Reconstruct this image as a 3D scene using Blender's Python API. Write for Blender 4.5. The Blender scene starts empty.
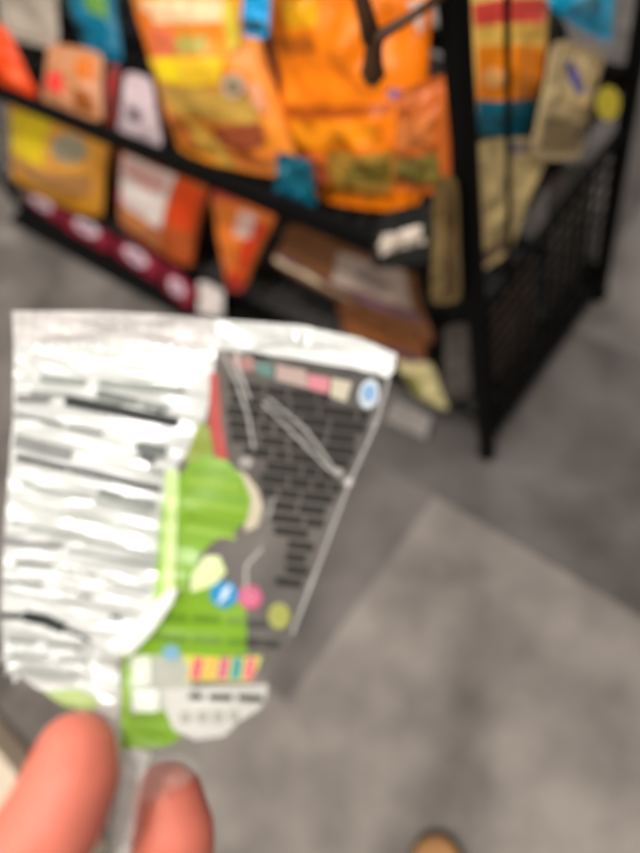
import bpy, bmesh, math, random
from math import sin, cos, pi, sqrt, exp
from mathutils import Vector, Matrix, noise
random.seed(7)
S = bpy.context.scene
C = S.collection

# ------------------------------------------------------------------ camera
F = 700.0                                   # focal length in pixels of the 640x853 frame
CAM = Vector((-0.5551, -0.3928, 1.35))
RX = Vector((0.60282, 0.75270, -0.26466))   # rows: world x, y, z written in camera axes
RY = Vector((-0.76287, 0.44656, -0.46756))
RZ = Vector((-0.23375, 0.48376, 0.84341))
cd = bpy.data.cameras.new('camera')
cd.sensor_fit = 'VERTICAL'; cd.sensor_height = 36.0
cd.lens = F / 853 * 36.0
cd.clip_start = 0.01
cd.dof.use_dof = True
cd.dof.focus_distance = 0.305
cd.dof.aperture_fstop = 3.5
cam = bpy.data.objects.new('camera', cd); C.objects.link(cam)
M = Matrix(((RX.x, RX.y, RX.z, CAM.x), (RY.x, RY.y, RY.z, CAM.y), (RZ.x, RZ.y, RZ.z, CAM.z), (0, 0, 0, 1)))
cam.matrix_world = M
S.camera = cam

# ------------------------------------------------------------------ world, unseen ceiling lamps, exposure
w = bpy.data.worlds.new('store_interior'); S.world = w; w.use_nodes = True
bg = w.node_tree.nodes['Background']
bg.inputs[0].default_value = (1.0, 0.95, 0.88, 1); bg.inputs[1].default_value = 0.20
def lamp(name, loc, sx, sy, watts, col=(1, 0.955, 0.90)):
    l = bpy.data.lights.new(name, 'AREA'); l.shape = 'RECTANGLE'; l.size = sx; l.size_y = sy
    l.energy = watts; l.color = col
    o = bpy.data.objects.new(name, l); C.objects.link(o); o.location = loc
    return o
lamp('unseen_ceiling_lamp', (-1.10, -0.46, 4.6), 0.20, 0.20, 105)  # small unseen lamp, placed so the hand's shadow falls on the carpet
lamp('unseen_ceiling_lamp', (-0.9, 2.6, 4.6), 0.4, 2.4, 95)
lamp('unseen_ceiling_lamp', (2.2, 0.1, 4.6), 0.4, 2.4, 80)
lamp('unseen_ceiling_lamp', (-0.2, -2.6, 4.6), 0.4, 2.4, 85)  # unseen lamp added to brighten the bags at the rack's end
lamp('unseen_ceiling_lamp', (-3.6, 0.3, 4.6), 0.4, 2.4, 175)
S.view_settings.view_transform = 'Standard'
S.view_settings.look = 'None'
S.view_settings.gamma = 1.0
S.view_settings.use_curve_mapping = False
S.view_settings.exposure = -0.25
S.cycles.use_denoising = True
S.cycles.transparent_max_bounces = 24

# ------------------------------------------------------------------ helpers
def cam_to_world(c): return CAM + Vector((RX.dot(c), RY.dot(c), RZ.dot(c)))
def ray(px, py):
    c = Vector(((px - 320) / F, -(py - 426.5) / F, -1.0))
    return Vector((RX.dot(c), RY.dot(c), RZ.dot(c)))
def near(px, py, d): return CAM + ray(px, py) * d       # a point d metres in front of the lens
def at(px, py, x=None, y=None, z=None):                 # a point on the plane x=, y= or z=
    r = ray(px, py)
    if x is not None: t = (x - CAM.x) / r.x
    elif y is not None: t = (y - CAM.y) / r.y
    else: t = (z - CAM.z) / r.z
    return CAM + r * t

def pixel(p):                                           # the photograph's pixel of a world point
    c = p - CAM; q = [RX[k] * c.x + RY[k] * c.y + RZ[k] * c.z for k in range(3)]
    return 320 + F * q[0] / -q[2], 426.5 - F * q[1] / -q[2]
def srgb(r, g, b):
    f = lambda v: (v / 255 / 12.92) if v / 255 <= 0.04045 else ((v / 255 + 0.055) / 1.055) ** 2.4
    return (f(r), f(g), f(b), 1)

MATS = {}
def plain(name, col, rough=0.4, metal=0.0, spec=0.5, bump=0.0, scale=60.0, var=0.08, sss=0.0):
    """principled material whose colour is mottled by a noise and whose surface has fine relief"""
    if name in MATS: return MATS[name]
    m = bpy.data.materials.new(name); m.use_nodes = True
    nt = m.node_tree; p = nt.nodes['Principled BSDF']
    tc = nt.nodes.new('ShaderNodeTexCoord')
    n = nt.nodes.new('ShaderNodeTexNoise'); n.inputs['Scale'].default_value = scale; n.inputs['Detail'].default_value = 3
    nt.links.new(tc.outputs['Object'], n.inputs['Vector'])
    mx = nt.nodes.new('ShaderNodeMix'); mx.data_type = 'RGBA'
    mx.inputs[6].default_value = tuple(c * (1 - var) for c in col[:3]) + (1,)
    mx.inputs[7].default_value = tuple(min(1, c * (1 + var)) for c in col[:3]) + (1,)
    nt.links.new(n.outputs['Fac'], mx.inputs[0])
    nt.links.new(mx.outputs[2], p.inputs['Base Color'])
    p.inputs['Roughness'].default_value = rough; p.inputs['Metallic'].default_value = metal
    p.inputs['Specular IOR Level'].default_value = spec
    if sss:
        p.inputs['Subsurface Weight'].default_value = sss
        p.inputs['Subsurface Radius'].default_value = (0.008, 0.003, 0.0015)
        p.inputs['Subsurface Scale'].default_value = 1.0
    if bump:
        b = nt.nodes.new('ShaderNodeBump'); b.inputs['Strength'].default_value = bump; b.inputs['Distance'].default_value = 0.002
        nt.links.new(n.outputs['Fac'], b.inputs['Height']); nt.links.new(b.outputs['Normal'], p.inputs['Normal'])
    MATS[name] = m
    return m
def foil(r, g, b, rough=0.34):
    return plain('printed_film_%d_%d_%d' % (r, g, b), srgb(min(255, r * 1.06), min(255, g * 1.06), min(255, b * 1.06)), rough, 0.0, 0.35, 0.25, 30, 0.10)
def ink(r, g, b, rough=0.4):
    k = 0.86; lo = 10
    return plain('print_ink_%d_%d_%d' % (r, g, b), srgb(lo + r * k, lo + g * k, lo + b * k), rough, 0.0, 0.3, 0.0, 200, 0.04)
def film_mat(name, fac, col=(0.9, 0.88, 0.85, 1), rough=0.18):
    m = bpy.data.materials.new(name); m.use_nodes = True
    nt = m.node_tree; p = nt.nodes['Principled BSDF']; out = nt.nodes['Material Output']
    p.inputs['Base Color'].default_value = col; p.inputs['Roughness'].default_value = rough
    tr = nt.nodes.new('ShaderNodeBsdfTransparent'); tr.inputs[0].default_value = (0.96, 0.96, 0.95, 1)
    tc = nt.nodes.new('ShaderNodeTexCoord'); n = nt.nodes.new('ShaderNodeTexNoise')
    n.inputs['Scale'].default_value = 70; nt.links.new(tc.outputs['Object'], n.inputs['Vector'])
    mr = nt.nodes.new('ShaderNodeMapRange'); mr.inputs['To Min'].default_value = fac * 0.6; mr.inputs['To Max'].default_value = fac * 1.4
    nt.links.new(n.outputs['Fac'], mr.inputs['Value'])
    mix = nt.nodes.new('ShaderNodeMixShader')
    nt.links.new(mr.outputs[0], mix.inputs[0]); nt.links.new(tr.outputs[0], mix.inputs[1]); nt.links.new(p.outputs[0], mix.inputs[2])
    nt.links.new(mix.outputs[0], out.inputs[0])
    return m

def mesh_obj(name, verts, faces, mat, parent=None, smooth=True):
    me = bpy.data.meshes.new(name); me.from_pydata([tuple(v) for v in verts], [], faces); me.update()
    if smooth:
        for p in me.polygons: p.use_smooth = True
    if mat: me.materials.append(mat)
    o = bpy.data.objects.new(name, me); C.objects.link(o)
    if parent is not None: adopt(o, parent)
    return o
def adopt(o, parent):
    o.parent = parent
    o.matrix_parent_inverse = Matrix.LocRotScale(parent.location, parent.rotation_euler, None).inverted()
def empty(name, loc, label, cat, group=None):
    o = bpy.data.objects.new(name, None); C.objects.link(o); o.location = loc; o.empty_display_size = 0.05
    tag(o, label, cat, group); return o
def tag(o, label, cat, group=None):
    o['label'] = label; o['category'] = cat
    if group: o['group'] = group
def structure(o): o['kind'] = 'structure'; return o

def box_data(c, s, bev=0.0):
    bm = bmesh.new(); bmesh.ops.create_cube(bm, size=1)
    for v in bm.verts: v.co = Vector((v.co.x * s[0] + c[0], v.co.y * s[1] + c[1], v.co.z * s[2] + c[2]))
    if bev: bmesh.ops.bevel(bm, geom=list(bm.edges), offset=bev, segments=2, profile=0.6, affect='EDGES')
    return bm
def box(name, c, s, mat, parent=None, bev=0.0):
    bm = box_data(c, s, bev); me = bpy.data.meshes.new(name); bm.to_mesh(me); bm.free(); me.materials.append(mat)
    o = bpy.data.objects.new(name, me); C.objects.link(o)
    if parent is not None: adopt(o, parent)
    return o
def tube_geo(pts, rad, n=8):
    """swept tube through points; rad is one number or one per point"""
    pts = [Vector(p) for p in pts]; rads = rad if isinstance(rad, (list, tuple)) else [rad] * len(pts)
    V, Fc = [], []
    up = None
    for i, p in enumerate(pts):
        d = (pts[min(i + 1, len(pts) - 1)] - pts[max(i - 1, 0)]).normalized()
        if up is None:
            up = Vector((0, 0, 1)) if abs(d.z) < 0.9 else Vector((1, 0, 0))
        a = d.cross(up).normalized(); up = a.cross(d).normalized()
        for k in range(n):
            t = 2 * pi * k / n; V.append(p + (a * cos(t) + up * sin(t)) * rads[i])
    for i in range(len(pts) - 1):
        for k in range(n):
            Fc.append((i * n + k, i * n + (k + 1) % n, (i + 1) * n + (k + 1) % n, (i + 1) * n + k))
    Fc.append(tuple(range(n - 1, -1, -1))); Fc.append(tuple((len(pts) - 1) * n + k for k in range(n)))
    return V, Fc
def tube(name, pts, rad, mat, parent=None, n=8):
    V, Fc = tube_geo(pts, rad, n); return mesh_obj(name, V, Fc, mat, parent)

# ------------------------------------------------------------------ floor of carpet tiles
def carpet(name, col):
    m = bpy.data.materials.new(name); m.use_nodes = True
    nt = m.node_tree; p = nt.nodes['Principled BSDF']; p.inputs['Roughness'].default_value = 0.95
    p.inputs['Specular IOR Level'].default_value = 0.1
    geo = nt.nodes.new('ShaderNodeNewGeometry')
    a = nt.nodes.new('ShaderNodeTexNoise'); a.inputs['Scale'].default_value = 5.5; a.inputs['Detail'].default_value = 4
    b = nt.nodes.new('ShaderNodeTexNoise'); b.inputs['Scale'].default_value = 260; b.inputs['Detail'].default_value = 2
    for n in (a, b): nt.links.new(geo.outputs['Position'], n.inputs['Vector'])
    mr = nt.nodes.new('ShaderNodeMapRange'); mr.inputs['From Min'].default_value = 0.34; mr.inputs['From Max'].default_value = 0.66
    mr.inputs['To Min'].default_value = 0.66; mr.inputs['To Max'].default_value = 1.28
    nt.links.new(a.outputs['Fac'], mr.inputs['Value'])
    mr2 = nt.nodes.new('ShaderNodeMapRange'); mr2.inputs['To Min'].default_value = 0.7; mr2.inputs['To Max'].default_value = 1.3
    nt.links.new(b.outputs['Fac'], mr2.inputs['Value'])
    mu = nt.nodes.new('ShaderNodeMath'); mu.operation = 'MULTIPLY'
    nt.links.new(mr.outputs[0], mu.inputs[0]); nt.links.new(mr2.outputs[0], mu.inputs[1])
    vm = nt.nodes.new('ShaderNodeVectorMath'); vm.operation = 'SCALE'; vm.inputs[0].default_value = col[:3]
    nt.links.new(mu.outputs[0], vm.inputs['Scale']); nt.links.new(vm.outputs[0], p.inputs['Base Color'])
    bu = nt.nodes.new('ShaderNodeBump'); bu.inputs['Strength'].default_value = 0.5; bu.inputs['Distance'].default_value = 0.003
    nt.links.new(b.outputs['Fac'], bu.inputs['Height']); nt.links.new(bu.outputs['Normal'], p.inputs['Normal'])
    return m
C_LIGHT = carpet('carpet_light_grey', (0.215, 0.190, 0.172))
C_MID = carpet('carpet_mid_grey', (0.165, 0.147, 0.135))
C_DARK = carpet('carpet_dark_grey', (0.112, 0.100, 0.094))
floor = structure(box('floor', (0.6, 1.0, -0.03), (5.0, 6.0, 0.04), plain('floor_slab', (0.06, 0.055, 0.05, 1), 0.9)))
TS = 0.5; X0, Y0 = -0.135, 0.04
tile_me = {}
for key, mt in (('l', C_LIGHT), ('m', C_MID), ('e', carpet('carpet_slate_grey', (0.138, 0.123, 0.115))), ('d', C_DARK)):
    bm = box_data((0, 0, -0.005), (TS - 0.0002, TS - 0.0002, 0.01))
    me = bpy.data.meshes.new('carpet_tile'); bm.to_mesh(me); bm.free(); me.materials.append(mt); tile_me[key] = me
for i in range(-3, 6):
    for j in range(-3, 8):
        key = 'l' if (i == -1 and j == -1) else ('d' if (i == 0 and j <= 0) else random.choice('mmld'))  # dark tiles beside the rack also carry its shadow in their colour
        if (i, j) == (-1, 0): key = 'e'
        if (i, j) in ((-1, 3), (-1, 4), (0, 4), (-1, 2)): key = 'm'
        if (i, j) in ((1, -1), (1, -2), (0, -2)): key = 'm'
        if (i, j) in ((-2, -1), (-2, 0), (-1, -2)): key = 'l'
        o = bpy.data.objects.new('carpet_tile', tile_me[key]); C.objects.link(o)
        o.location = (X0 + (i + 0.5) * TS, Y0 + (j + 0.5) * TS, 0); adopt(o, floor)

# ------------------------------------------------------------------ cream gondola shelf across the aisle
CREAM = plain('cream_enamel', srgb(232, 216, 192), 0.45, 0, 0.4, 0.0, 8, 0.03)
gon = empty('store_shelf', (-1.3, 0.9, 0), 'cream metal store shelf base at the lower left edge of the picture', 'shelf')
box('base_deck', (-1.222, 0.95, 0.13), (0.42, 1.6, 0.02), CREAM, gon, 0.003)
box('kick_plate', (-1.030, 0.95, 0.06), (0.012, 1.6, 0.119), CREAM, gon, 0.002)
box('back_panel', (-1.44, 0.95, 0.45), (0.015, 1.6, 0.9), CREAM, gon, 0.002)
for yy in (0.16, 1.74): box('upright', (-1.435, yy, 0.46), (0.03, 0.03, 0.92), CREAM, gon, 0.003)

# ------------------------------------------------------------------ black wire rack
BLACK = plain('black_powder_coat', (0.0035, 0.0033, 0.003, 1), 0.75, 0.0, 0.1, 0.1, 200, 0.1)
RD, RL, RH = 0.47, 1.72, 1.32
rack = empty('wire_rack', (RD / 2, RL / 2, 0), 'black metal wire display rack filled with snack bags', 'rack')
for x, y in ((0, 0), (RD, 0), (0, RL), (RD, RL)):
    p = box('post', (x, y, RH / 2 + 0.004), (0.024, 0.024, RH), BLACK, rack, 0.004)
    box('foot_cap', (x, y, 0.012), (0.030, 0.030, 0.022), BLACK, p, 0.003)
def hbar(name, a, b, s, bev=0.003):
    a, b = Vector(a), Vector(b); c = (a + b) / 2; d = b - a
    return box(name, c, (abs(d.x) + s[0], abs(d.y) + s[1], abs(d.z) + s[2]), BLACK, rack, bev)
g = 0.015
hbar('front_rail', (0, g, 0.545), (0, RL - g, 0.545), (0.016, 0, 0.042))
hbar('front_rail', (0.070, g, 0.060), (0.070, RL - g, 0.060), (0.014, 0, 0.075))
box('front_tray', (-0.004, RL / 2 + 0.29, 0.010), (0.128, RL - 0.60, 0.010), BLACK, rack, 0.002)
hbar('back_rail', (RD, g, 0.545), (RD, RL - g, 0.545), (0.016, 0, 0.042))
hbar('back_rail', (RD, g, 0.060), (RD, RL - g, 0.060), (0.018, 0, 0.075))
hbar('top_rail', (0, g, 1.30), (0, RL - g, 1.30), (0.018, 0, 0.03))
hbar('top_rail', (RD, g, 1.30), (RD, RL - g, 1.30), (0.018, 0, 0.03))
for y in (0, RL):
    for z in (0.46, 0.06, 1.30): hbar('side_rail', (g, y, z), (RD - g, y, z), (0, 0.012, 0.022))
def wires(parent, n, p0, step, d, r):
    """n straight rods that share one mesh"""
    V, Fc = tube_geo([(0, 0, 0), d], r, 6); me = bpy.data.meshes.new('wire'); me.from_pydata([tuple(v) for v in V], [], Fc)
    me.materials.append(BLACK)
    for k in range(n):
        o = bpy.data.objects.new('wire', me); C.objects.link(o); o.location = Vector(p0) + Vector(step) * k; adopt(o, parent)
# end panels: fine grid below, one upright wire above
for y in (0.0, RL):
    gp = hbar('grid_frame', (0.02, y, 0.085), (RD - 0.02, y, 0.085), (0, 0.008, 0.008))
    wires(gp, 12, (0.035, y, 0.085), (0.0364, 0, 0), (0, 0, 0.375), 0.0030)
    wires(gp, 10, (0.014, y + 0.005, 0.10), (0, 0, 0.0375), (RD - 0.028, 0, 0), 0.0030)
    tube('upright_wire', [(0.093, y, 0.46), (0.093, y, 1.30)], 0.0042, BLACK, rack)
# wire shelves over sheet decks
DECK2 = plain('grey_sheet_steel', (0.055, 0.052, 0.049, 1), 0.6, 0, 0.25, 0.05, 40, 0.1)
DECK = plain('dark_sheet_steel', (0.014, 0.0135, 0.013, 1), 0.6, 0, 0.25, 0.05, 40, 0.1)
for z in (0.515, 0.105):
    sh = hbar('shelf_frame', (0.02, 0.025, z), (0.02, RL - 0.025, z), (0.01, 0, 0.01))
    hbar('shelf_frame', (RD - 0.02, 0.025, z), (RD - 0.02, RL - 0.025, z), (0.01, 0, 0.01))
    wires(sh, 42, (0.016, 0.03, z + 0.006), (0, 0.0405, 0), (RD - 0.032, 0, 0), 0.003)
    wires(sh, 4, (0.10, 0.018, z), (0.09, 0, 0), (0, RL - 0.036, 0), 0.004)
    box('shelf_deck', (RD / 2, RL / 2, z - 0.0075), (RD - 0.05, RL - 0.05, 0.004), DECK if z > 0.3 else DECK2, rack, 0.001)
# bent wire hook that hangs from the corner post in front of the orange bag
hp = [at(444, -6, x=-0.018), at(412, 16, x=-0.05), at(382, 34, x=-0.07), at(374, 44, x=-0.072), at(373, 62, x=-0.073), at(373, 74, x=-0.074), at(372, 82, x=-0.074)]
hk = tube('hook', hp, [0.0045, 0.0045, 0.006, 0.009, 0.010, 0.013, 0.007], plain('bronze_wire', srgb(70, 40, 18), 0.5), rack, 8)
tube('hook_stem', [(0.0, at(356, -20, x=-0.070).y + 0.01, 1.29), (-0.05, at(356, -20, x=-0.070).y + 0.005, 1.12), at(356, -20, x=-0.070), at(364, 8, x=-0.071), at(372, 40, x=-0.072)], [0.006, 0.006, 0.007, 0.008, 0.010], MATS['bronze_wire'], hk, 8)

# ------------------------------------------------------------------ snack bags
class Surf:
    """a pillow between four corners, s to the right and t downwards as the bag is looked at"""
    def __init__(self, cs, T, seed=0, wr=0.006, squeeze=0.05, seal=0.07):
        self.c = cs; self.T = T; self.seed = seed; self.wr = wr; self.sq = squeeze; self.seal = seal
        n = (cs[1] - cs[0] + cs[2] - cs[3]).cross(cs[3] - cs[0] + cs[2] - cs[1]).normalized()
        if n.dot(CAM - cs[0]) < 0: n = -n
        self.n = n
    def h(self, s, t):
        tt = min(max((t - self.seal) / (1 - 2 * self.seal), 0), 1)
        return max(sin(pi * s), 0) ** 0.55 * max(sin(pi * tt), 0) ** 0.6
    def __call__(self, s, t, side=1, off=0.0):
        a, b, c, d = self.c
        tt = min(max(t, 0), 1)
        e4 = (2 * tt - 1) ** 4
        s2 = s + (0.5 - s) * (self.sq * sin(pi * tt) * 1.2 + 0.09 * e4 * e4)
        t = t + (0.5 - t) * 0.09 * (2 * s - 1) ** 4
        p = a * (1 - s2) * (1 - t) + b * s2 * (1 - t) + c * s2 * t + d * (1 - s2) * t
        q = Vector((s * 3.1 + self.seed * 7.3, t * 3.7, self.seed * 1.9 + side))
        e = min(1, 6 * min(s, 1 - s)) * min(1, 5 * min(tt, 1 - tt) + 0.12)
        wv = self.wr * (noise.noise(q) + 0.6 * noise.noise(q * 2.3)) * e * 1.6
        wv += self.wr * 0.5 * sin(s * 40 + self.seed) * exp(-((min(tt, 1 - tt) - 0.1) / 0.07) ** 2) * e
        return p + self.n * (side * (self.T * self.h(s, t) + 0.0006) + wv + off)
def fan(name, poly, fn, mat, parent, rings=6, dens=0.06, smooth=True):
    """a printed patch: a star-shaped outline filled ring by ring and laid onto a surface fn(u, v)"""
    pts = []
    for i, p in enumerate(poly):
        q = poly[(i + 1) % len(poly)]; k = max(1, int(sqrt((q[0] - p[0]) ** 2 + (q[1] - p[1]) ** 2) / dens))
        for j in range(k): pts.append((p[0] + (q[0] - p[0]) * j / k, p[1] + (q[1] - p[1]) * j / k))
    cx = sum(p[0] for p in pts) / len(pts); cy = sum(p[1] for p in pts) / len(pts)
    V = [fn(cx, cy)]; Fc = []; n = len(pts)
    for r in range(1, rings + 1):
        for p in pts: V.append(fn(cx + (p[0] - cx) * r / rings, cy + (p[1] - cy) * r / rings))
    for k in range(n): Fc.append((0, 1 + k, 1 + (k + 1) % n))
    for r in range(rings - 1):
        for k in range(n):
            a = 1 + r * n + k; b = 1 + r * n + (k + 1) % n
            Fc.append((a, a + n, b + n, b))
    return mesh_obj(name, V, Fc, mat, parent, smooth)
def oval(cx, cy, rx, ry, n=20, rot=0.0):
    return [(cx + rx * cos(2 * pi * k / n) * cos(rot) - ry * sin(2 * pi * k / n) * sin(rot),
             cy + rx * cos(2 * pi * k / n) * sin(rot) + ry * sin(2 * pi * k / n) * cos(rot)) for k in range(n)]
def rect(x0, y0, x1, y1): return [(x0, y0), (x1, y0), (x1, y1), (x0, y1)]

def on_bag(sf, px, py):
    """where on the bag's front (s, t) the point lies that is seen at a pixel"""
    s, t = 0.5, 0.5
    f = lambda s, t: pixel(sf(s, t, 1))
    for _ in range(14):
        x, y = f(s, t); e = 0.01
        ax, ay = f(s + e, t); bx, by = f(s, t + e)
        a, b, c, d = (ax - x) / e, (bx - x) / e, (ay - y) / e, (by - y) / e; det = a * d - b * c
        if abs(det) < 1e-6: break
        s = min(0.985, max(0.015, s + 0.7 * (d * (px - x) - b * (py - y)) / det)); t = min(0.985, max(0.015, t + 0.7 * (a * (py - y) - c * (px - x)) / det))
    return s, t
bag_n = [0]
def bag(label, corners, T, mat, prints=(), seal_mat=None, group=None, wr=0.006, name='snack_bag', NS=44, NT=50, sq=0.05, cat='bag'):
    bag_n[0] += 1; sf = Surf(corners, T, bag_n[0], wr, sq)
    low = min(corners, key=lambda v: v.z); base = (corners[2] + corners[3]) / 2
    root = empty(name, base, label, cat, group)
    V, Fc = [], []
    for side in (1, -1):
        o0 = len(V)
        for j in range(NT + 1):
            for i in range(NS + 1): V.append(sf(i / NS, 0.06 + 0.88 * j / NT, side))
        for j in range(NT):
            for i in range(NS):
                a = o0 + j * (NS + 1) + i; f = (a, a + 1, a + NS + 2, a + NS + 1)
                Fc.append(f if side > 0 else f[::-1])
    L = (NT + 1) * (NS + 1)
    for j in range(NT):
        for i in (0, NS):
            a = j * (NS + 1) + i; b = a + NS + 1; Fc.append((a, b, b + L, a + L) if i == 0 else (b, a, a + L, b + L))
    mesh_obj('pouch', V, Fc, mat, root)
    for t0, t1 in ((0.0, 0.065), (0.935, 1.0)):           # crimped end seals
        V, Fc = [], []
        n = 60
        for side in (1, -1):
            for j in range(3):
                for i in range(n + 1):
                    V.append(sf(i / n, t0 + (t1 - t0) * j / 2, 1, side * 0.0007) + sf.n * (0.0009 * sin(i * 2.1)))
        for sd in range(2):
            for j in range(2):
                for i in range(n):
                    a = sd * 3 * (n + 1) + j * (n + 1) + i; Fc.append((a, a + 1, a + n + 2, a + n + 1))
        mesh_obj('end_seal', V, Fc, seal_mat or mat, root)
    for k, (nm, poly, m) in enumerate(prints):
        if max(p[1] for p in poly) > 1.5: poly = [on_bag(sf, *p) for p in poly]
        fan(nm, poly, lambda u, v, k=k: sf(u, v, 1, 0.0010 + 0.0005 * k), m, root, 10, 0.035)
    return root

# --- upper shelf
YOR = foil(236, 140, 40)
bag('big yellow and orange snack bag leaning over the rack rail left of the all-orange bag',
    [at(120, -40, x=0.17), at(246, -22, x=0.17), at(308, 185, x=0.045), at(178, 156, x=0.045)], 0.040, YOR,
    [('peach_panel', [(142, 0), (228, 0), (228, 22), (160, 24), (142, 16)], foil(250, 195, 150)),
     ('orange_column', [(132, 12), (152, 14), (154, 44), (138, 46)], foil(245, 120, 20)),
     ('red_patch', [(150, 26), (174, 28), (176, 56), (156, 58)], foil(245, 120, 80)),
     ('logo_word', [(176, 36), (208, 35), (208, 52), (177, 53)], foil(175, 160, 80)),
     ('yellow_band', [(146, 56), (188, 57), (226, 58), (222, 84), (188, 86), (156, 84)], foil(246, 190, 40)),
     ('bright_flash', [(150, 60), (178, 59), (184, 80), (160, 81)], foil(254, 208, 15)),
     ('olive_band', [(158, 84), (205, 86), (256, 96), (260, 122), (226, 122), (172, 112)], foil(180, 140, 60)),
     ('chip_picture', [(214, 126), (264, 122), (268, 144), (240, 152), (216, 144)], foil(140, 66, 36)),
     ('chip_picture', [(166, 112), (192, 116), (206, 148), (190, 150)], foil(190, 105, 40)),
     ('tan_swoosh', [(184, 116), (202, 122), (228, 150), (240, 168), (226, 170), (200, 148)], foil(205, 155, 65)),
     ('orange_foot', [(232, 154), (284, 150), (292, 176), (262, 184), (240, 172)], foil(225, 130, 55)),
     ('round_badge', oval(236, 85, 12, 13), foil(190, 165, 140)), ('badge_mark', oval(236, 86, 6, 7), foil(125, 115, 80)),
     ('pink_side', [(250, 80), (264, 84), (272, 112), (258, 108)], foil(222, 150, 110)),
     ('side_stripe', [(226, 0), (240, 0), (244, 44), (232, 52)], foil(205, 180, 55))], wr=0.010)
OR = foil(244, 122, 6)
bag('large plain orange snack bag bulging behind the corner post of the rack',
    [at(258, -40, x=0.20), at(438, -40, x=0.20), at(424, 216, x=0.060), at(304, 200, x=0.060)], 0.055, OR,
    [('yellow_flash', [(282, 0), (320, 0), (318, 26), (290, 30)], foil(252, 165, 15)),
     ('brown_band', [(276, 40), (314, 36), (318, 52), (284, 56)], foil(170, 85, 12)),
     ('brown_band', [(284, 104), (336, 106), (394, 102), (392, 112), (336, 118), (288, 118)], foil(175, 80, 8)),  # shade of a dark fold, put into the colour
     ('bright_band', [(294, 122), (380, 120), (376, 144), (300, 146)], foil(252, 138, 8)),
     ('pink_slice', [(302, 152), (322, 154), (334, 180), (318, 184)], foil(215, 105, 60)),
     ('olive_picture', [(328, 152), (396, 150), (400, 186), (372, 196), (336, 190)], foil(160, 120, 45)),
     ('green_leaf', [(344, 164), (392, 158), (392, 180), (350, 184)], foil(110, 95, 35)),
     ('pale_corner', [(408, 0), (432, 0), (434, 30), (422, 34)], foil(215, 180, 160)),
     ('violet_mark', oval(397, 93, 8, 5), foil(120, 90, 130))], wr=0.015)
bag('plain grey-taupe snack bag at the top left corner of the picture',
    [at(-10, -50, x=0.30), at(58, -50, x=0.30), at(60, 52, x=0.15), at(0, 36, x=0.15)], 0.010, foil(165, 153, 138))
bag('small orange-brown snack bag wedged between the plain orange bag and the corner post',
    [at(396, 92, x=0.055), at(450, 70, x=0.075), at(452, 196, x=0.026), at(392, 190, x=0.026)], 0.02, foil(190, 95, 35),
    [('olive_panel', rect(0.1, 0.6, 0.85, 0.88), foil(120, 105, 45)), ('peach_panel', rect(0.15, 0.25, 0.8, 0.5), foil(205, 115, 55))])
bag('bright blue snack bag showing between the yellow bag and the plain orange bag',
    [at(244, -40, x=0.15), at(274, -40, x=0.15), at(268, 40, x=0.085), at(242, 36, x=0.085)], 0.012, foil(0, 150, 205),
    [('dark_band', rect(0.08, 0.78, 0.92, 0.93), foil(20, 70, 90))])
bag('teal snack bag with a green corner at the far end of the upper shelf',
    [at(52, -30, x=0.26), at(112, -36, x=0.26), at(124, 66, x=0.15), at(88, 52, x=0.15)], 0.022, foil(0, 105, 135),
    [('green_panel', [(0.38, 0.08), (0.92, 0.08), (0.92, 0.55), (0.62, 0.50)], foil(100, 150, 60)),
     ('dark_panel', rect(0.06, 0.1, 0.30, 0.8), foil(15, 60, 62))])
bag('red-orange snack bag at the left picture edge above the rail',
    [at(-22, 18, x=0.10), at(6, 26, x=0.10), at(40, 100, x=0.022), at(2, 88, x=0.022)], 0.016, foil(232, 70, 12),
    [('pink_patch', oval(0.72, 0.72, 0.2, 0.14), foil(255, 105, 60))])
bag('pinkish brown snack bag with a red patch above the rail',
    [at(48, 42, x=0.12), at(104, 52, x=0.12), at(104, 125, x=0.022), at(40, 102, x=0.022)], 0.018, foil(190, 130, 90),
    [('red_patch', rect(0.12, 0.45, 0.46, 0.75), foil(225, 60, 55)), ('orange_patch', rect(0.66, 0.12, 0.92, 0.45), foil(205, 110, 40)),
     ('brown_patch', rect(0.62, 0.6, 0.92, 0.9), foil(150, 80, 25))])
bag('narrow maroon snack bag beside the white bag above the rail',
    [at(109, 62, x=0.10), at(121, 66, x=0.10), at(115, 130, x=0.024), at(107, 127, x=0.024)], 0.008, foil(120, 45, 35),
    [('red_patch', rect(0.15, 0.15, 0.85, 0.45), foil(165, 45, 45))])
bag('pale lilac-white snack bag with a dark mark above the rail',
    [at(125, 70, x=0.09), at(152, 78, x=0.09), at(164, 150, x=0.024), at(117, 134, x=0.024)], 0.012, foil(192, 172, 176),
    [('dark_mark', oval(0.5, 0.60, 0.18, 0.10), foil(95, 80, 90))])
bag('dark teal snack bag peeping out under the plain orange bag at the rail',
    [at(276, 150, x=0.032), at(312, 160, x=0.032), at(318, 210, x=0.020), at(274, 198, x=0.020)], 0.005, foil(10, 95, 115))
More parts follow.
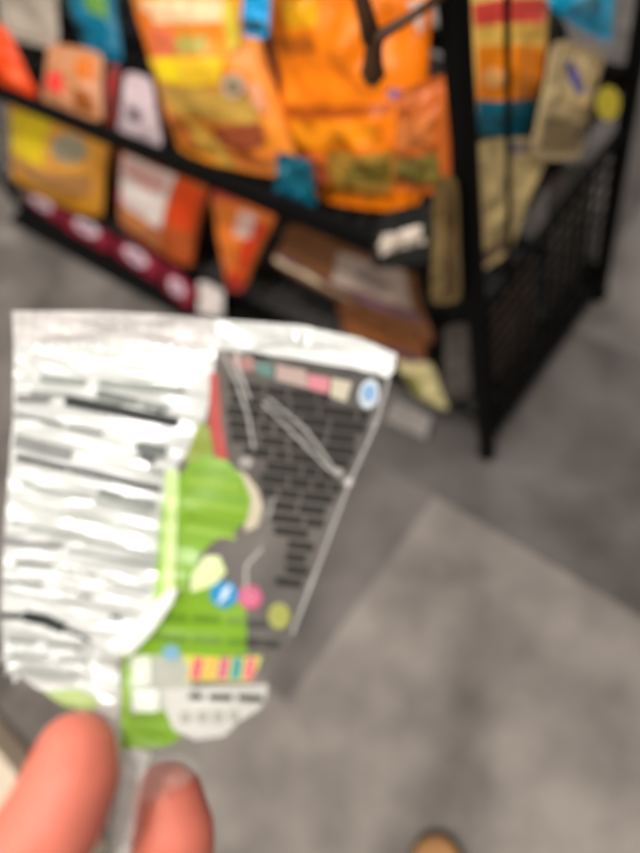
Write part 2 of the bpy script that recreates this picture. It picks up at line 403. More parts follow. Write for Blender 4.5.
# --- seen through the open end of the upper shelf
bag('snack bag striped red, yellow, orange and teal behind the end of the rack',
    [at(462, -45, y=0.10), at(552, -45, y=0.10), at(535, 138, y=0.045), at(472, 138, y=0.045)], 0.03, foil(225, 185, 100),
    [('red_stripe', [(466, 6), (548, 3), (545, 24), (468, 28)], foil(222, 72, 60)),
     ('yellow_stripe', [(468, 28), (545, 25), (541, 47), (468, 48)], foil(228, 178, 80)),
     ('orange_block', [(466, 48), (542, 47), (534, 98), (468, 98)], foil(255, 130, 12)),
     ('pale_spot', oval(492, 78, 12, 10), foil(255, 165, 95)),
     ('teal_block', [(468, 98), (534, 98), (530, 128), (474, 130)], foil(0, 105, 130))], seal_mat=foil(0, 80, 95))
bag('bright cyan snack bag at the top beside the back corner post',
    [at(548, -50, y=0.13), at(618, -50, y=0.13), at(612, 46, y=0.085), at(548, 10, y=0.085)], 0.016, foil(0, 170, 215),
    [('pale_patch', rect(0.2, 0.62, 0.5, 0.8), foil(90, 190, 220))])
TAN = foil(190, 166, 122)
bag('tan snack bag with a slanting blue stripe below the cyan bag',
    [at(552, 36, y=0.035), at(606, 54, y=0.035), at(580, 160, y=0.014), at(528, 160, y=0.014)], 0.009, TAN,
    [('blue_stripe', [(564, 62), (572, 60), (586, 92), (577, 96)], foil(75, 80, 150)),
     ('brown_panel', [(0.1, 0.62), (0.9, 0.66), (0.9, 0.9), (0.1, 0.9)], foil(125, 105, 70))])
bag('dark olive snack bag standing behind the tan bag with the blue stripe',
    [at(544, 0, y=0.14), at(564, 20, y=0.14), at(556, 84, y=0.115), at(536, 92, y=0.115)], 0.018, foil(70, 62, 45))
# --- lower shelf, end
bag('tall plain tan snack bag standing right behind the corner post',
    [at(470, 138, y=0.024), at(556, 138, y=0.024), at(510, 252, y=0.009), at(474, 276, y=0.012)], 0.006, foil(205, 178, 122),
    [('blue_stripe', rect(0.36, 0.035, 0.97, 0.10), foil(90, 85, 130)), ('brown_panel', rect(0.1, 0.82, 0.9, 0.94), foil(110, 85, 70))])
bag('brown and tan snack bag lying low behind the end grid',
    [at(488, 300, y=0.05), at(535, 250, y=0.05), at(540, 330, y=0.03), at(492, 388, y=0.03)], 0.016, foil(84, 70, 62))
bag('dark charcoal snack bag behind the end grid near the back post',
    [at(548, 168, y=0.05), at(596, 160, y=0.05), at(586, 262, y=0.03), at(546, 318, y=0.03)], 0.02, foil(92, 86, 80))
yt = empty('price_tag', at(608, 103, y=-0.012), 'round yellow tag hanging on the end of the rack', 'tag')
fan('disc', oval(608, 103, 12, 17, 28), lambda u, v: at(u, v, y=-0.016), foil(250, 212, 10), yt, 3, 5)
fan('disc_back', oval(608, 103, 12, 17, 28), lambda u, v: at(u, v, y=-0.014), foil(250, 212, 10), yt, 3, 5)
tube('string', [at(608, 88, y=-0.015), at(612, 74, y=-0.012), (0.456, -0.006, 0.60)], 0.0016, BLACK, yt, 6)

# --- lower shelf, front
bag('yellow and orange snack bag at the left end of the lower shelf',
    [at(6, 96, x=0.10), at(116, 118, x=0.10), at(104, 222, x=0.018), at(12, 184, x=0.018)], 0.04, foil(242, 165, 60),
    [('yellow_panel', [(0.06, 0.10), (0.52, 0.10), (0.50, 0.52), (0.08, 0.52)], foil(255, 204, 12)),
     ('grey_patch', oval(0.72, 0.30, 0.15, 0.13), foil(165, 155, 130)),
     ('snack_picture', [(0.1, 0.56), (0.5, 0.54), (0.92, 0.50), (0.92, 0.72), (0.5, 0.80), (0.1, 0.66)], foil(185, 130, 70)),
     ('orange_band', [(0.04, 0.78), (0.96, 0.78), (0.96, 0.93), (0.04, 0.93)], foil(255, 168, 20))], seal_mat=foil(246, 155, 25))
bag('white, orange and red snack bag on the lower shelf between yellow and pointed bags',
    [at(118, 138, x=0.09), at(214, 176, x=0.09), at(192, 272, x=0.016), at(118, 224, x=0.016)], 0.035, foil(205, 95, 35),
    [('white_panel', [(0.07, 0.10), (0.68, 0.10), (0.68, 0.60), (0.10, 0.60)], foil(225, 212, 205)),
     ('pink_words', rect(0.12, 0.14, 0.62, 0.28), foil(220, 165, 155)),
     ('red_side', [(0.72, 0.10), (0.96, 0.12), (0.96, 0.55), (0.72, 0.5)], foil(240, 75, 15)),
     ('tan_band', rect(0.06, 0.64, 0.66, 0.90), foil(200, 130, 70)),
     ('pink_spot', oval(0.08, 0.58, 0.06, 0.05), foil(240, 90, 110))])
bag('pointed orange and red snack bag hanging tip down on the lower shelf',
    [at(208, 186, x=0.07), at(282, 208, x=0.07), at(243, 292, x=0.016), at(228, 290, x=0.016)], 0.022, foil(240, 125, 40),
    [('red_side', [(0.70, 0.15), (0.95, 0.15), (0.90, 0.7), (0.66, 0.72)], foil(225, 55, 15)),
     ('red_tip', rect(0.1, 0.74, 0.9, 0.92), foil(220, 55, 25)),
     ('pale_patch', rect(0.5, 0.10, 0.78, 0.32), foil(235, 195, 180))], seal_mat=foil(200, 70, 60))
bag('brown snack bag with grey label and cream stripe on the lower shelf',
    [at(286, 222, x=0.08), at(412, 246, x=0.08), at(440, 352, x=0.016), at(268, 262, x=0.016)], 0.022, foil(105, 66, 38),
    [('cream_stripe', [(0.02, 0.80), (0.55, 0.84), (0.55, 0.93), (0.02, 0.92)], foil(205, 185, 155)),
     ('violet_line', [(0.02, 0.72), (0.97, 0.70), (0.97, 0.735), (0.02, 0.77)], foil(75, 65, 110)),
     ('grey_label', [(0.50, 0.22), (0.95, 0.22), (0.95, 0.64), (0.46, 0.64)], foil(150, 132, 122)),
     ('label_mark', oval(0.72, 0.45, 0.12, 0.12), foil(120, 105, 98))])
bag('brown snack bag with a violet lower edge lying under the grey-labelled bag',
    [at(335, 300, x=0.05), at(432, 322, x=0.05), at(426, 366, x=0.020), at(345, 348, x=0.020)], 0.008, foil(125, 75, 38),
    [('violet_edge', rect(0.03, 0.82, 0.97, 0.92), foil(70, 58, 105))])
bag('dark snack bag with a tilted white label below the rail near the corner post',
    [at(376, 214, x=-0.012), at(436, 200, x=-0.012), at(440, 262, x=-0.026), at(370, 270, x=-0.026)], 0.006, foil(26, 30, 30),
    [('white_label', [(0.14, 0.36), (0.86, 0.30), (0.88, 0.62), (0.2, 0.70)], foil(220, 205, 190))])
bag('slim tan snack bag upright just left of the corner post',
    [at(434, 178, x=-0.034), at(458, 176, x=-0.034), at(462, 302, x=-0.040), at(430, 304, x=-0.040)], 0.006, foil(126, 105, 64),
    [('brown_panel', rect(0.55, 0.03, 0.96, 0.97), foil(92, 70, 42))])
bag('cream snack bag tip poking out beside the clear wrapper corner',
    [at(392, 358, x=0.022), at(432, 362, x=0.022), at(450, 412, x=-0.004), at(416, 396, x=-0.004)], 0.007, foil(190, 178, 130),
    [('olive_side', rect(0.08, 0.3, 0.5, 0.9), foil(120, 115, 55))])
bag('greyish white snack bag at the foot of the rack right of the wrapper',
    [at(392, 398, z=0.030), at(434, 416, z=0.030), at(426, 440, z=0.012), at(384, 420, z=0.012)], 0.006, foil(128, 122, 118), name='snack_bag')
bag('dim grey snack bag beside the foot of the corner post',
    [at(444, 326, x=0.02), at(470, 322, x=0.02), at(472, 396, x=0.011), at(444, 402, x=0.011)], 0.006, foil(88, 82, 78))
# --- bottom row of maroon packs
MAR = foil(128, 28, 48)
lab = ['maroon snack pack with a white oval, farthest left of the bottom row',
       'maroon snack pack with a white oval, second from the left in the bottom row',
       'maroon snack pack with a pale oval, third from the left in the bottom row',
       'maroon snack pack nearest the white pack in the bottom row']
mp = [((20, 182), (68, 204), (64, 226), (28, 204)), ((66, 205), (116, 228), (112, 254), (62, 228)),
      ((116, 230), (166, 262), (160, 284), (112, 254)), ((166, 262), (200, 292), (192, 312), (160, 286))]
for l, q in zip(lab, mp):
    bag(l, [at(q[0][0] + 1, q[0][1], z=0.092), at(q[1][0] - 1, q[1][1], z=0.092), at(q[2][0] - 1, q[2][1], z=0.028), at(q[3][0] + 1, q[3][1], z=0.028)], 0.009, MAR,
        [('white_oval', oval(0.5, 0.45, 0.27, 0.27), foil(205, 185, 195)), ('oval_mark', oval(0.5, 0.45, 0.14, 0.12), foil(150, 110, 130))],
        group='maroon packs along the bottom of the rack', wr=0.002)
bag('small white snack pack at the end of the maroon bottom row',
    [at(198, 280, z=0.092), at(224, 288, z=0.092), at(224, 318, z=0.028), at(198, 314, z=0.028)], 0.009, foil(205, 195, 190))

# ------------------------------------------------------------------ the wrapper held up to the lens
CREASES = [([(222, 352), (236, 380), (248, 415), (254, 450)], 0.9, 4), ([(262, 402), (300, 440), (332, 472)], 0.8, 4),
           ([(268, 398), (306, 430), (338, 474)], 0.5, 3), ([(392, 368), (378, 420), (350, 482), (322, 556), (292, 634)], 1.0, 4),
           ([(274, 498), (268, 520)], 0.5, 3), ([(262, 548), (246, 566), (246, 590)], 0.6, 3),
           ([(178, 590), (150, 625), (122, 656)], 1.6, 8)]
def segd(u, v, pts):
    best = 1e9
    for (ax, ay), (bx, by) in zip(pts, pts[1:]):
        dx, dy = bx - ax, by - ay; t = max(0, min(1, ((u - ax) * dx + (v - ay) * dy) / (dx * dx + dy * dy)))
        best = min(best, (u - ax - dx * t) ** 2 + (v - ay - dy * t) ** 2)
    return sqrt(best)
def depth(u, v):
    d = 0.2 + (500 - v) * 2.6e-5
    d += 0.0045 * ((u - 190) / 190.0) ** 2                                     # the pack bows a little
    r = 0.20 * u + 0.98 * v
    k = 1.0 if u < 150 else max(0.25, 1 - (u - 150) / 90)
    d += k * 0.00062 * noise.noise(Vector((u * 0.012, (v - 0.2 * u) * 0.075, 1.3))) * 1.6
    if u < 130 and v > 540: d += 0.0011 * min(1, (v - 540) / 80) * min(1, (130 - u) / 40) * noise.noise(Vector((u * 0.035, (v - 0.25 * u) * 0.09, 4.1)))
    if u < 70: d += 0.0009 * (1 - u / 70) * noise.noise(Vector((u * 0.03, v * 0.085, 9.4)))
    d += 0.0008 * noise.noise(Vector((u * 0.02, v * 0.02, 7.7)))
    for pts, a, wd in CREASES:
        q = segd(u, v, pts)
        if q < wd * 3: d -= a * 0.0008 * exp(-(q / wd) ** 2)
    if v < 348: d += 0.0004 * sin(u * 0.5)                                      # crimped top seal
    return d
def pack(lift=0.0): return lambda u, v: near(u, v, depth(u, v) - lift * 0.001)
wrap = empty('snack_wrapper', near(130, 760, 0.192), 'crumpled clear snack wrapper with white text panel and green print held by fingers', 'wrapper')
def curve(pts, n):
    """points evenly spaced along a polyline"""
    L = [0]
    for a, b in zip(pts, pts[1:]): L.append(L[-1] + sqrt((a[0] - b[0]) ** 2 + (a[1] - b[1]) ** 2))
    out = []
    for k in range(n + 1):
        s = L[-1] * k / n; i = 0
        while i < len(L) - 2 and L[i + 1] < s: i += 1
        t = (s - L[i]) / max(L[i + 1] - L[i], 1e-9)
        out.append((pts[i][0] + (pts[i + 1][0] - pts[i][0]) * t, pts[i][1] + (pts[i + 1][1] - pts[i][1]) * t))
    return out
def coons(top, bot, left, right, NU, NV):
    T, B, L, R_ = curve(top, NU), curve(bot, NU), curve(left, NV), curve(right, NV)
    out = []
    for j in range(NV + 1):
        t = j / NV
        for i in range(NU + 1):
            s = i / NU
            out.append(tuple((1 - t) * T[i][c] + t * B[i][c] + (1 - s) * L[j][c] + s * R_[j][c]
                       - ((1 - s) * (1 - t) * T[0][c] + s * (1 - t) * T[-1][c] + (1 - s) * t * B[0][c] + s * t * B[-1][c]) for c in (0, 1)))
    return out
top = [(12, 311), (100, 311), (215, 318), (300, 325), (360, 338), (396, 354)]
left = [(12, 311), (13, 360), (12, 420), (6, 500), (2, 560), (0, 620), (3, 662), (14, 684), (40, 692), (66, 704), (88, 730), (100, 770), (98, 880)]
right = [(396, 354), (384, 402), (372, 440), (346, 488), (320, 560), (292, 638), (252, 702), (216, 748), (202, 768), (176, 792), (146, 812), (136, 880)]
bot = [(98, 880), (136, 880)]
NU, NV = 90, 120
G = coons(top, bot, left, right, NU, NV)
Fc = [(j * (NU + 1) + i, j * (NU + 1) + i + 1, (j + 1) * (NU + 1) + i + 1, (j + 1) * (NU + 1) + i) for j in range(NV) for i in range(NU)]
FILM = film_mat('clear_plastic_film', 0.04, (0.4, 0.385, 0.36, 1))
SEAL = film_mat('sealed_plastic_film', 0.78, (0.56, 0.52, 0.50, 1), 0.3)
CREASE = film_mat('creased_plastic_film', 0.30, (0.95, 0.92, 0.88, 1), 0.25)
mesh_obj('front_film', [near(u, v, depth(u, v)) for u, v in G], Fc, FILM, wrap)
bv = []
for j in range(NV + 1):
    for i in range(NU + 1):
        u, v = G[j * (NU + 1) + i]; s, t = i / NU, j / NV
        bv.append(near(u, v, depth(u, v) + 0.0004 + 0.007 * sin(pi * s) * max(0, sin(pi * min(1, max(0, (t - 0.04) / 0.75)))) ** 0.7))
mesh_obj('back_film', bv, [f[::-1] for f in Fc], FILM, wrap)
def patch(name, poly, mat, lift, rings=8, dens=7.0): return fan(name, poly, pack(lift), mat, wrap, rings, dens)
def ribbon_geo(pts, w0, lift, V, Fc, step=3.0):
    L = sum(sqrt((a[0] - b[0]) ** 2 + (a[1] - b[1]) ** 2) for a, b in zip(pts, pts[1:]))
    c = curve(pts, max(2, int(L / step))); fn = pack(lift); o = len(V); n = len(c)
    for k, (x, y) in enumerate(c):
        a, b = c[max(0, k - 1)], c[min(n - 1, k + 1)]; dx, dy = b[0] - a[0], b[1] - a[1]; q = sqrt(dx * dx + dy * dy)
        ww = w0[0] + (w0[1] - w0[0]) * k / (n - 1) if isinstance(w0, tuple) else w0
        for sgn in (-0.5, 0, 0.5): V.append(fn(x - dy / q * ww * sgn, y + dx / q * ww * sgn))
    for k in range(n - 1):
        for e in (0, 1): a = o + k * 3 + e; Fc.append((a, a + 3, a + 4, a + 1))
def ribbons(name, lines, mat, lift):
    V, Fc = [], []
    for pts, w0 in lines: ribbon_geo(pts, w0, lift, V, Fc)
    return mesh_obj(name, V, Fc, mat, wrap)

WHITE = plain('white_label_film', srgb(180, 181, 177), 0.26, 0.0, 0.9, 0.0, 60, 0.02)
GREEN = ink(120, 166, 30, 0.3); LIME = ink(146, 182, 62, 0.3); PALE = ink(205, 230, 150, 0.3); DGREEN = ink(92, 135, 25, 0.35)
INK = ink(20, 26, 25, 0.6); GREY = ink(95, 99, 94, 0.6); LGREY = ink(140, 146, 138, 0.6)
patch('white_panel', [(14, 343), (110, 341), (216, 350), (213, 385), (203, 428), (176, 468), (166, 520), (162, 590), (136, 632), (118, 662), (121, 700),
      (116, 730), (92, 722), (62, 697), (38, 689), (20, 676), (14, 684), (12, 672), (5, 676), (7, 662), (1, 664), (4, 648), (1, 620), (3, 560), (7, 500), (13, 420)], WHITE, 0.3, 64, 4)
patch('top_seal', [(12, 311), (100, 311), (215, 318), (222, 350), (110, 343), (14, 345)], SEAL, 0.25, 6)
# the text of the white panel: too blurred to read, so bars where its lines stand
def words(x0, y0, x1, y1, h, segs): return [([(x0 + (x1 - x0) * a, y0 + (y1 - y0) * a), (x0 + (x1 - x0) * b, y0 + (y1 - y0) * b)], h) for a, b in segs]
for args, mt, h, segs in [
    ((40, 378, 186, 390), LGREY, 7, [(0, .3), (.4, .98)]), ((30, 392, 176, 408), LGREY, 5, [(.0, .25), (.45, .95)]),
    ((96, 392, 172, 412), GREY, 7, [(0, .55), (.62, .9)]),
    ((16, 398, 48, 399), ink(110, 105, 105), 7, [(0, 1)]), ((65, 400, 178, 423), INK, 11, [(0, 1)]),
    ((14, 414, 102, 434), GREY, 4, [(0, .55), (.6, 1)]), ((14, 440, 70, 455), ink(120, 122, 118), 13, [(0, 1)]),
    ((136, 446, 166, 452), GREY, 12, [(0, 1)]), ((140, 455, 154, 462), ink(70, 75, 75), 8, [(0, 1)]), ((148, 468, 164, 472), LGREY, 6, [(0, 1)]),
    ((16, 457, 160, 490), INK, 5.5, [(0, 1)]), ((98, 492, 156, 505), ink(85, 92, 85), 6, [(0, .42), (.45, 1)]),
    ((20, 484, 150, 512), LGREY, 4, [(0, 1)]), ((16, 504, 158, 536), ink(190, 196, 185), 4, [(0, 1)]), ((12, 522, 158, 556), LGREY, 4, [(0, 1)]),
    ((1, 541, 62, 547), ink(95, 95, 95), 5, [(0, 1)]), ((66, 550, 155, 566), LGREY, 4, [(0, 1)]), ((14, 562, 52, 565), GREY, 4, [(0, 1)]),
    ((56, 566, 150, 590), LGREY, 4, [(0, .4), (.5, 1)]), ((3, 582, 42, 584), GREY, 4, [(0, 1)]), ((60, 586, 92, 598), GREY, 3, [(0, 1)]),
    ((8, 640, 80, 648), LGREY, 5, [(0, .4), (.5, 1)]), ((8, 656, 86, 662), LGREY, 4, [(0, .5), (.6, 1)]), ((14, 670, 76, 676), LGREY, 4, [(0, 1)]),
    ((110, 616, 120, 619), GREY, 6, [(0, 1)]), ((98, 660, 116, 664), ink(165, 165, 158), 8, [(0, 1)])]:
    ribbons('text_line', words(*args, h, segs), mt, 1.15)
ribbons('text_line', [([(0, 616), (24, 616)], 6), ([(24, 616), (44, 620), (64, 629)], 11), ([(66, 630), (90, 641)], 4)], INK, 1.15)
# red edge stripe, green leaf shape and green panels
patch('red_stripe', [(210, 372), (218, 374), (221, 420), (228, 460), (216, 458), (209, 425)], ink(178, 58, 48), 0.5, 4)
patch('lime_edge', [(200, 420), (209, 428), (214, 456), (196, 462), (184, 462)], ink(135, 150, 50), 0.5, 4)
patch('pale_crescent', [(232, 468), (246, 474), (258, 490), (263, 508), (258, 526), (246, 532), (240, 500)], ink(200, 188, 162), 0.45, 4)
patch('green_leaf', [(178, 480), (188, 464), (205, 455), (226, 460), (242, 476), (251, 500), (247, 520), (232, 534), (214, 541), (202, 552), (194, 572), (184, 592), (176, 590), (178, 530)], GREEN, 0.6, 10)
ribbons('leaf_text', [([(186, 480), (240, 488)], 5), ([(184, 500), (247, 512)], 5), ([(186, 528), (236, 538)], 4)], LIME, 0.9)
ribbons('leaf_text', [([(190, 470), (228, 472)], 4), ([(184, 492), (244, 500)], 4), ([(186, 516), (240, 526)], 4)], ink(108, 155, 25), 0.95)
ribbons('pale_edge', [([(172, 470), (170, 540), (168, 606)], (14, 12))], PALE, 0.55)
ribbons('green_edge', [([(164, 500), (160, 560), (158, 606)], (4, 9))], ink(150, 195, 70), 0.6)
patch('green_panel', [(184, 590), (205, 580), (228, 590), (246, 606), (247, 654), (200, 658), (150, 662), (128, 660), (150, 626)], GREEN, 0.5, 10)
patch('lime_highlight', [(192, 574), (206, 556), (219, 556), (226, 572), (216, 584), (200, 590), (190, 592)], ink(222, 236, 170), 0.65, 5)  # pale highlight painted onto the green
ribbons('green_text', words(158, 617, 246, 621, 7, [(0, .32), (.4, .7), (.78, 1)]) + words(148, 636, 246, 643, 8, [(0, .4), (.45, .75), (.8, 1)]), DGREEN, 0.9)
ribbons('dark_text', words(247, 624, 268, 624, 8, [(0, 1)]) + words(246, 642, 280, 645, 9, [(0, .45), (.5, 1)]), ink(52, 52, 46), 0.6)
patch('white_glint', oval(150, 622, 42, 8, 24, -0.93), ink(250, 252, 240, 0.15), 1.2, 6)  # highlight along the fold, painted as a near-white patch
ribbons('green_column', [([(128, 652), (126, 700), (124, 748)], (9, 8))], ink(135, 180, 50), 0.6)
patch('green_foot', [(126, 716), (150, 706), (168, 712), (182, 738), (166, 746), (124, 750)], ink(118, 160, 35), 0.7, 6)
patch('green_tab', [(44, 692), (78, 688), (100, 700), (92, 712), (64, 706)], ink(165, 185, 110), 0.6, 4)
patch('white_square', rect(133, 656, 150, 684), ink(225, 232, 210), 0.8, 4)
patch('white_square', rect(134, 690, 158, 712), ink(232, 236, 222), 0.8, 4)
patch('blue_dot', oval(171, 653, 9, 8), ink(120, 170, 195), 0.9, 3)
# round icons
patch('blue_icon', oval(224, 594, 14, 13, 28), ink(25, 140, 200), 1.0, 5)
ribbons('icon_bolt', [([(231, 586), (222, 594)], (3, 5)), ([(222, 594), (228, 594)], 4), ([(228, 593), (218, 603)], (5, 2.5))], ink(225, 240, 245), 1.3)
patch('pink_icon', oval(250, 597, 12, 12, 28), ink(200, 80, 120), 1.0, 5)
ribbons('icon_ring', [([(250 + 5.5 * cos(a * pi / 6), 596 + 5 * sin(a * pi / 6)) for a in range(13)], 2.0)], ink(228, 150, 175), 1.3)
patch('yellow_icon', oval(279, 616, 11, 13, 24), ink(158, 160, 75), 0.8, 4)
# row of five coloured letters on a yellow-green flag
patch('letter_flag', [(182, 654), (222, 657), (262, 656), (258, 668), (250, 681), (186, 681), (189, 668)], ink(205, 205, 80), 1.0, 5)
for k, col in enumerate(((225, 85, 110), (235, 175, 80), (205, 90, 130), (40, 150, 155), (230, 105, 120))):
    x = 190 + k * 13.2
    patch('letter', [(x + 4, 658), (x + 13, 658), (x + 10, 679), (x, 679)], ink(*col), 1.3, 3)
BAN = film_mat('white_banner_print', 0.75, (0.58, 0.57, 0.53, 1), 0.4)
patch('pale_veil', [(128, 655), (188, 655), (192, 690), (168, 714), (128, 714)], film_mat('pale_print', 0.6, (0.56, 0.58, 0.50, 1), 0.4), 0.55, 5)
patch('white_banner', [(162, 690), (200, 688), (268, 684), (266, 700), (258, 710), (238, 722), (224, 736), (196, 740), (174, 730), (166, 712)], BAN, 0.8, 6)
ribbons('banner_text', words(189, 696, 263, 699, 6.5, [(0, .19), (.27, .58), (.66, 1)]), ink(60, 60, 54), 1.1)
ribbons('banner_text', words(180, 718, 240, 716, 12, [(0, .17), (.28, .45), (.55, .72), (.82, .97)]), ink(168, 166, 155), 1.1)
# dark small print on the clear right half
rows = []
def inside(x, y):
    P = [(222, 372), (300, 388), (372, 412), (360, 448), (338, 495), (314, 555), (302, 592), (258, 592), (262, 540), (262, 490), (250, 468), (230, 456)]
    c = False
    for (x1, y1), (x2, y2) in zip(P, P[1:] + P[:1]):
        if (y1 > y) != (y2 > y) and x < (x2 - x1) * (y - y1) / (y2 - y1) + x1: c = not c
    return c
random.seed(3)
for r in range(-4, 18):
    y0 = 372 + r * 12.6; run = []
    x = 227.0 + (r % 3) * 2
    while x < 376:
        wl = random.choice((14, 20, 26, 34)); y = y0 + (x - 222) * 0.13
        x2 = x + wl
        while x2 > x + 8 and not inside(x2, y + (x2 - x) * 0.13): x2 -= 4
        if inside(x + 1, y) and x2 > x + 8: run.append(([(x, y), (x2, y0 + (x2 - 222) * 0.13)], 10.2 if y < 485 else 8.8))
        x += wl + 3.4
    if run: ribbons('text_line', run, ink(30, 27, 22, 0.75), 1.0)
# bright folded flap at the top right and the coloured strip under it
flap = patch('folded_flap', [(214, 319), (300, 325), (360, 338), (397, 354), (394, 372), (386, 378), (352, 368), (300, 360), (252, 352), (222, 350)], WHITE, 1.6, 8)
for poly, col in (([(228, 356), (252, 356), (256, 372), (236, 370)], (150, 105, 100)), ([(254, 362), (272, 364), (274, 378), (258, 374)], (80, 120, 112)),
                  ([(276, 364), (306, 370), (308, 388), (276, 380)], (175, 150, 140)), ([(308, 374), (330, 378), (328, 394), (308, 388)], (205, 120, 130)),
                  ([(332, 378), (352, 382), (346, 402), (330, 396)], (196, 184, 160))):
    patch('colour_block', poly, ink(*col), 0.7, 3)
patch('blue_badge', oval(369, 394, 10, 15, 22, 0.2), ink(205, 215, 222), 0.9, 4)
patch('badge_centre', oval(369, 393, 7, 9, 20, 0.2), ink(125, 165, 205), 1.2, 3)
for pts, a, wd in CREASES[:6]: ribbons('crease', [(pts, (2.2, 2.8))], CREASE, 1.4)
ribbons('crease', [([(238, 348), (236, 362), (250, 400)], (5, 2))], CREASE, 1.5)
ribbons('gathered_neck', [([(140, 750), (132, 778), (127, 810), (120, 870)], (24, 15))], CREASE, 0.8)
patch('gathered_neck', [(140, 752), (188, 756), (200, 768), (186, 786), (150, 800), (136, 800)], film_mat('thin_veil_film', 0.07, (0.8, 0.76, 0.7, 1)), 0.6, 4)
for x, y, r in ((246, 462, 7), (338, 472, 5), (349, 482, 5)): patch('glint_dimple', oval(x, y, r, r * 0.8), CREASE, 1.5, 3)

# ------------------------------------------------------------------ the hand
SKIN = plain('skin', srgb(214, 118, 98), 0.5, 0, 0.35, 0.15, 500, 0.05, 0.25)
def cone_geo(a, b, ra, rb, V, Fc, n=20):
    """closed round-ended tapering limb segment"""
    d = (b - a); L = d.length; d = d / L; u = d.cross(Vector((0.3, 0.2, 0.9))).normalized(); v = d.cross(u)
    prof = [(-ra * cos(k * pi / 12), ra * sin(k * pi / 12)) for k in range(1, 7)] + [(L + rb * sin(k * pi / 12), rb * cos(k * pi / 12)) for k in range(0, 6)]
    o = len(V); V.append(a - d * ra)
    for h, r in prof:
        for k in range(n): V.append(a + d * h + (u * cos(2 * pi * k / n) + v * sin(2 * pi * k / n)) * r)
    V.append(b + d * rb); e = len(V) - 1; m = len(prof)
    for k in range(n):
        Fc.append((o, o + 1 + (k + 1) % n, o + 1 + k))
        for i in range(m - 1):
            p, q = o + 1 + i * n + k, o + 1 + i * n + (k + 1) % n; Fc.append((p, q, q + n, p + n))
        p = o + 1 + (m - 1) * n; Fc.append((p + k, p + (k + 1) % n, e))
def chain(pts, V, Fc):
    P = [(near(x, y, d), r * 0.001) for x, y, d, r in pts]
    for (a, ra), (b, rb) in zip(P, P[1:]): cone_geo(a, b, ra, rb, V, Fc)
V, Fc = [], []
chain([(76, 754, 0.186, 10.8), (72, 776, 0.184, 12.4), (52, 822, 0.180, 13.2), (16, 872, 0.180, 13.8), (-30, 935, 0.186, 13.5), (-70, 1020, 0.205, 16)], V, Fc)   # thumb
chain([(168, 800, 0.212, 11.0), (172, 832, 0.211, 12.8), (170, 890, 0.211, 13.2), (150, 960, 0.208, 10.6), (60, 1060, 0.222, 12.5), (-10, 1130, 0.235, 14)], V, Fc)  # index
chain([(150, 870, 0.232, 7.6), (205, 910, 0.236, 8.6), (190, 990, 0.240, 9.8), (100, 1095, 0.246, 12.5), (10, 1150, 0.250, 14)], V, Fc)   # middle, curled
chain([(140, 930, 0.256, 7.4), (196, 965, 0.260, 8.4), (180, 1040, 0.262, 9.4), (104, 1130, 0.264, 12), (20, 1180, 0.262, 14)], V, Fc)     # ring
chain([(130, 990, 0.276, 6.6), (176, 1020, 0.280, 7.4), (160, 1085, 0.282, 8.2), (100, 1165, 0.280, 11), (20, 1210, 0.272, 13)], V, Fc)    # little
chain([(-70, 1020, 0.205, 16), (-20, 1150, 0.240, 17), (20, 1190, 0.262, 15)], V, Fc)                                                       # palm
chain([(-60, 1080, 0.215, 17), (-60, 1230, 0.255, 20), (-90, 1340, 0.280, 24)], V, Fc)
chain([(20, 1160, 0.250, 15), (-40, 1260, 0.265, 21), (-90, 1340, 0.280, 24), (-140, 1620, 0.32, 29)], V, Fc)                                # wrist, forearm
tmp = mesh_obj('hand_raw', V, Fc, None)
md = tmp.modifiers.new('r', 'REMESH'); md.mode = 'VOXEL'; md.voxel_size = 0.0013
md = tmp.modifiers.new('s', 'SMOOTH'); md.factor = 0.5; md.iterations = 9
dg = bpy.context.evaluated_depsgraph_get(); dg.update()
hm = bpy.data.meshes.new_from_object(tmp.evaluated_get(dg)); hm.name = 'hand'
bpy.data.objects.remove(tmp)
hm.materials.clear(); hm.materials.append(SKIN)
for p in hm.polygons: p.use_smooth = True
hand = bpy.data.objects.new('hand', hm); C.objects.link(hand)
tag(hand, 'bare hand pinching the clear wrapper between thumb and index finger', 'hand')
NAIL = plain('nail', srgb(240, 185, 170), 0.25, 0, 0.5, 0, 100, 0.03)
def nail(p, axis, out, w, l):
    axis = axis.normalized(); out = (out - axis * out.dot(axis)).normalized(); sd = axis.cross(out)
    V, Fc = [], []
    for lay in (0, 1):
        for j in range(7):
            for i in range(9):
                a = (i / 8 - 0.5) * 1.7; t = j / 6 - 0.5; k = 1 - 0.35 * (2 * t) ** 4
                V.append(p + axis * (t * l) + sd * sin(a) * w * 0.62 * k + out * ((cos(a) - 1) * w * 0.5 - 0.0012 * (2 * t) ** 2 - lay * 0.0007))
    for lay in (0, 1):
        for j in range(6):
            for i in range(8):
                a = lay * 63 + j * 9 + i; Fc.append((a, a + 1, a + 10, a + 9))
    return mesh_obj('nail', V, Fc, NAIL, hand)
cx, cy, cz = (Vector((RX[k], RY[k], RZ[k])) for k in range(3))          # camera right, up, back in world axes
nail(near(68, 770, 0.1845) + (-cx * 0.9 - cz * 0.5).normalized() * 0.0120, near(74, 752, 0.186) - near(52, 822, 0.18), -cx * 0.9 - cz * 0.5, 0.013, 0.014)
nail(near(170, 822, 0.212) + (cx * 0.6 - cz * 0.8).normalized() * 0.0114, near(166, 804, 0.2) - near(170, 832, 0.198), cx * 0.6 - cz * 0.8, 0.010, 0.011)

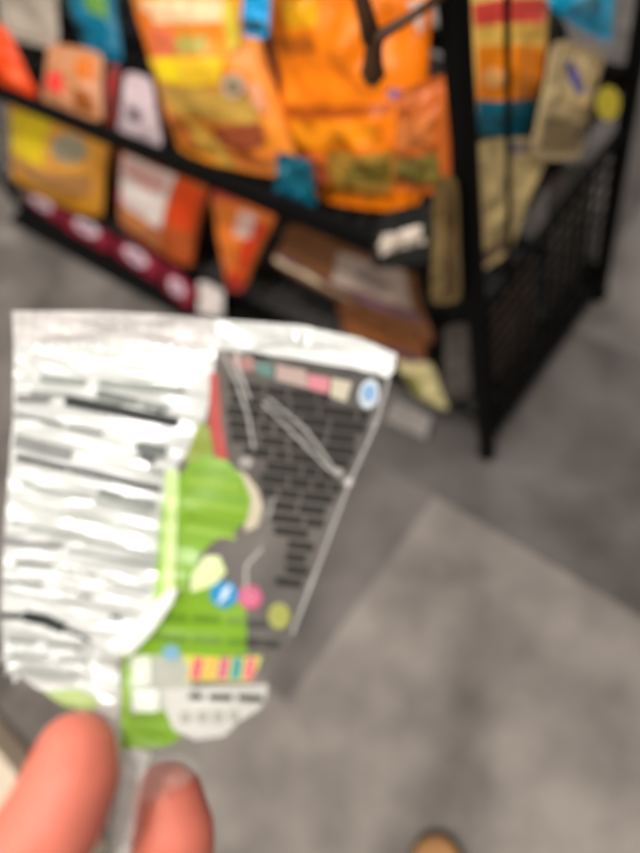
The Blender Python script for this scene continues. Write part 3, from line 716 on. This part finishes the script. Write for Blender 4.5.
# ------------------------------------------------------------------ shoe under the camera
LEATHER = plain('tan_leather', srgb(168, 122, 78), 0.5, 0, 0.4, 0.2, 90, 0.12)
SOLE = plain('dark_rubber', srgb(52, 50, 42), 0.8, 0, 0.3, 0.2, 120, 0.1)
ax = Vector((0.80, 0.60, 0)).normalized(); sd = Vector((-ax.y, ax.x, 0))
toe = Vector((-0.640, -0.300, 0))
shoe = empty('shoe', toe - ax * 0.14, 'tan leather shoe toe on the carpet at the bottom edge', 'shoe')
prof = [(0.0, 0.004, 0.02), (0.006, 0.020, 0.034), (0.02, 0.034, 0.044), (0.05, 0.046, 0.054), (0.09, 0.049, 0.064), (0.13, 0.045, 0.082),
        (0.17, 0.039, 0.098), (0.21, 0.037, 0.105), (0.25, 0.036, 0.108), (0.275, 0.028, 0.106), (0.285, 0.008, 0.095)]
def loft(name, prof, z0, mat, grow=0.0, flat=None):
    V, Fc = [], []; n = 24
    for l, wd, h in prof:
        for k in range(n):
            a = 2 * pi * k / n; c, s = cos(a), sin(a)
            hh = (h if flat is None else flat); zz = z0 + (hh - z0) * (0.5 + 0.5 * (abs(s) ** 0.7 * (1 if s > 0 else -1)))
            V.append(toe - ax * (l - (grow if l < 0.01 else (-grow if l > 0.27 else 0))) + sd * ((wd + grow) * (abs(c) ** 0.75) * (1 if c > 0 else -1)) + Vector((0, 0, zz)))
    for i in range(len(prof) - 1):
        for k in range(n): a = i * n + k; b = i * n + (k + 1) % n; Fc.append((a, b, b + n, a + n))
    Fc.append(tuple(range(n))[::-1]); Fc.append(tuple((len(prof) - 1) * n + k for k in range(n)))
    return mesh_obj(name, V, Fc, mat, shoe)
loft('upper', prof, 0.014, LEATHER)
loft('sole', prof, 0.001, SOLE, 0.006, 0.020)
for k in range(4):
    c = toe - ax * (0.115 + 0.022 * k) + Vector((0, 0, 0.078 + 0.010 * k))
    tube('lace', [c + sd * t * 0.022 + Vector((0, 0, 0.004 - 0.008 * t * t)) for t in (-1, -0.5, 0, 0.5, 1)], 0.0022, SOLE, shoe, 6)
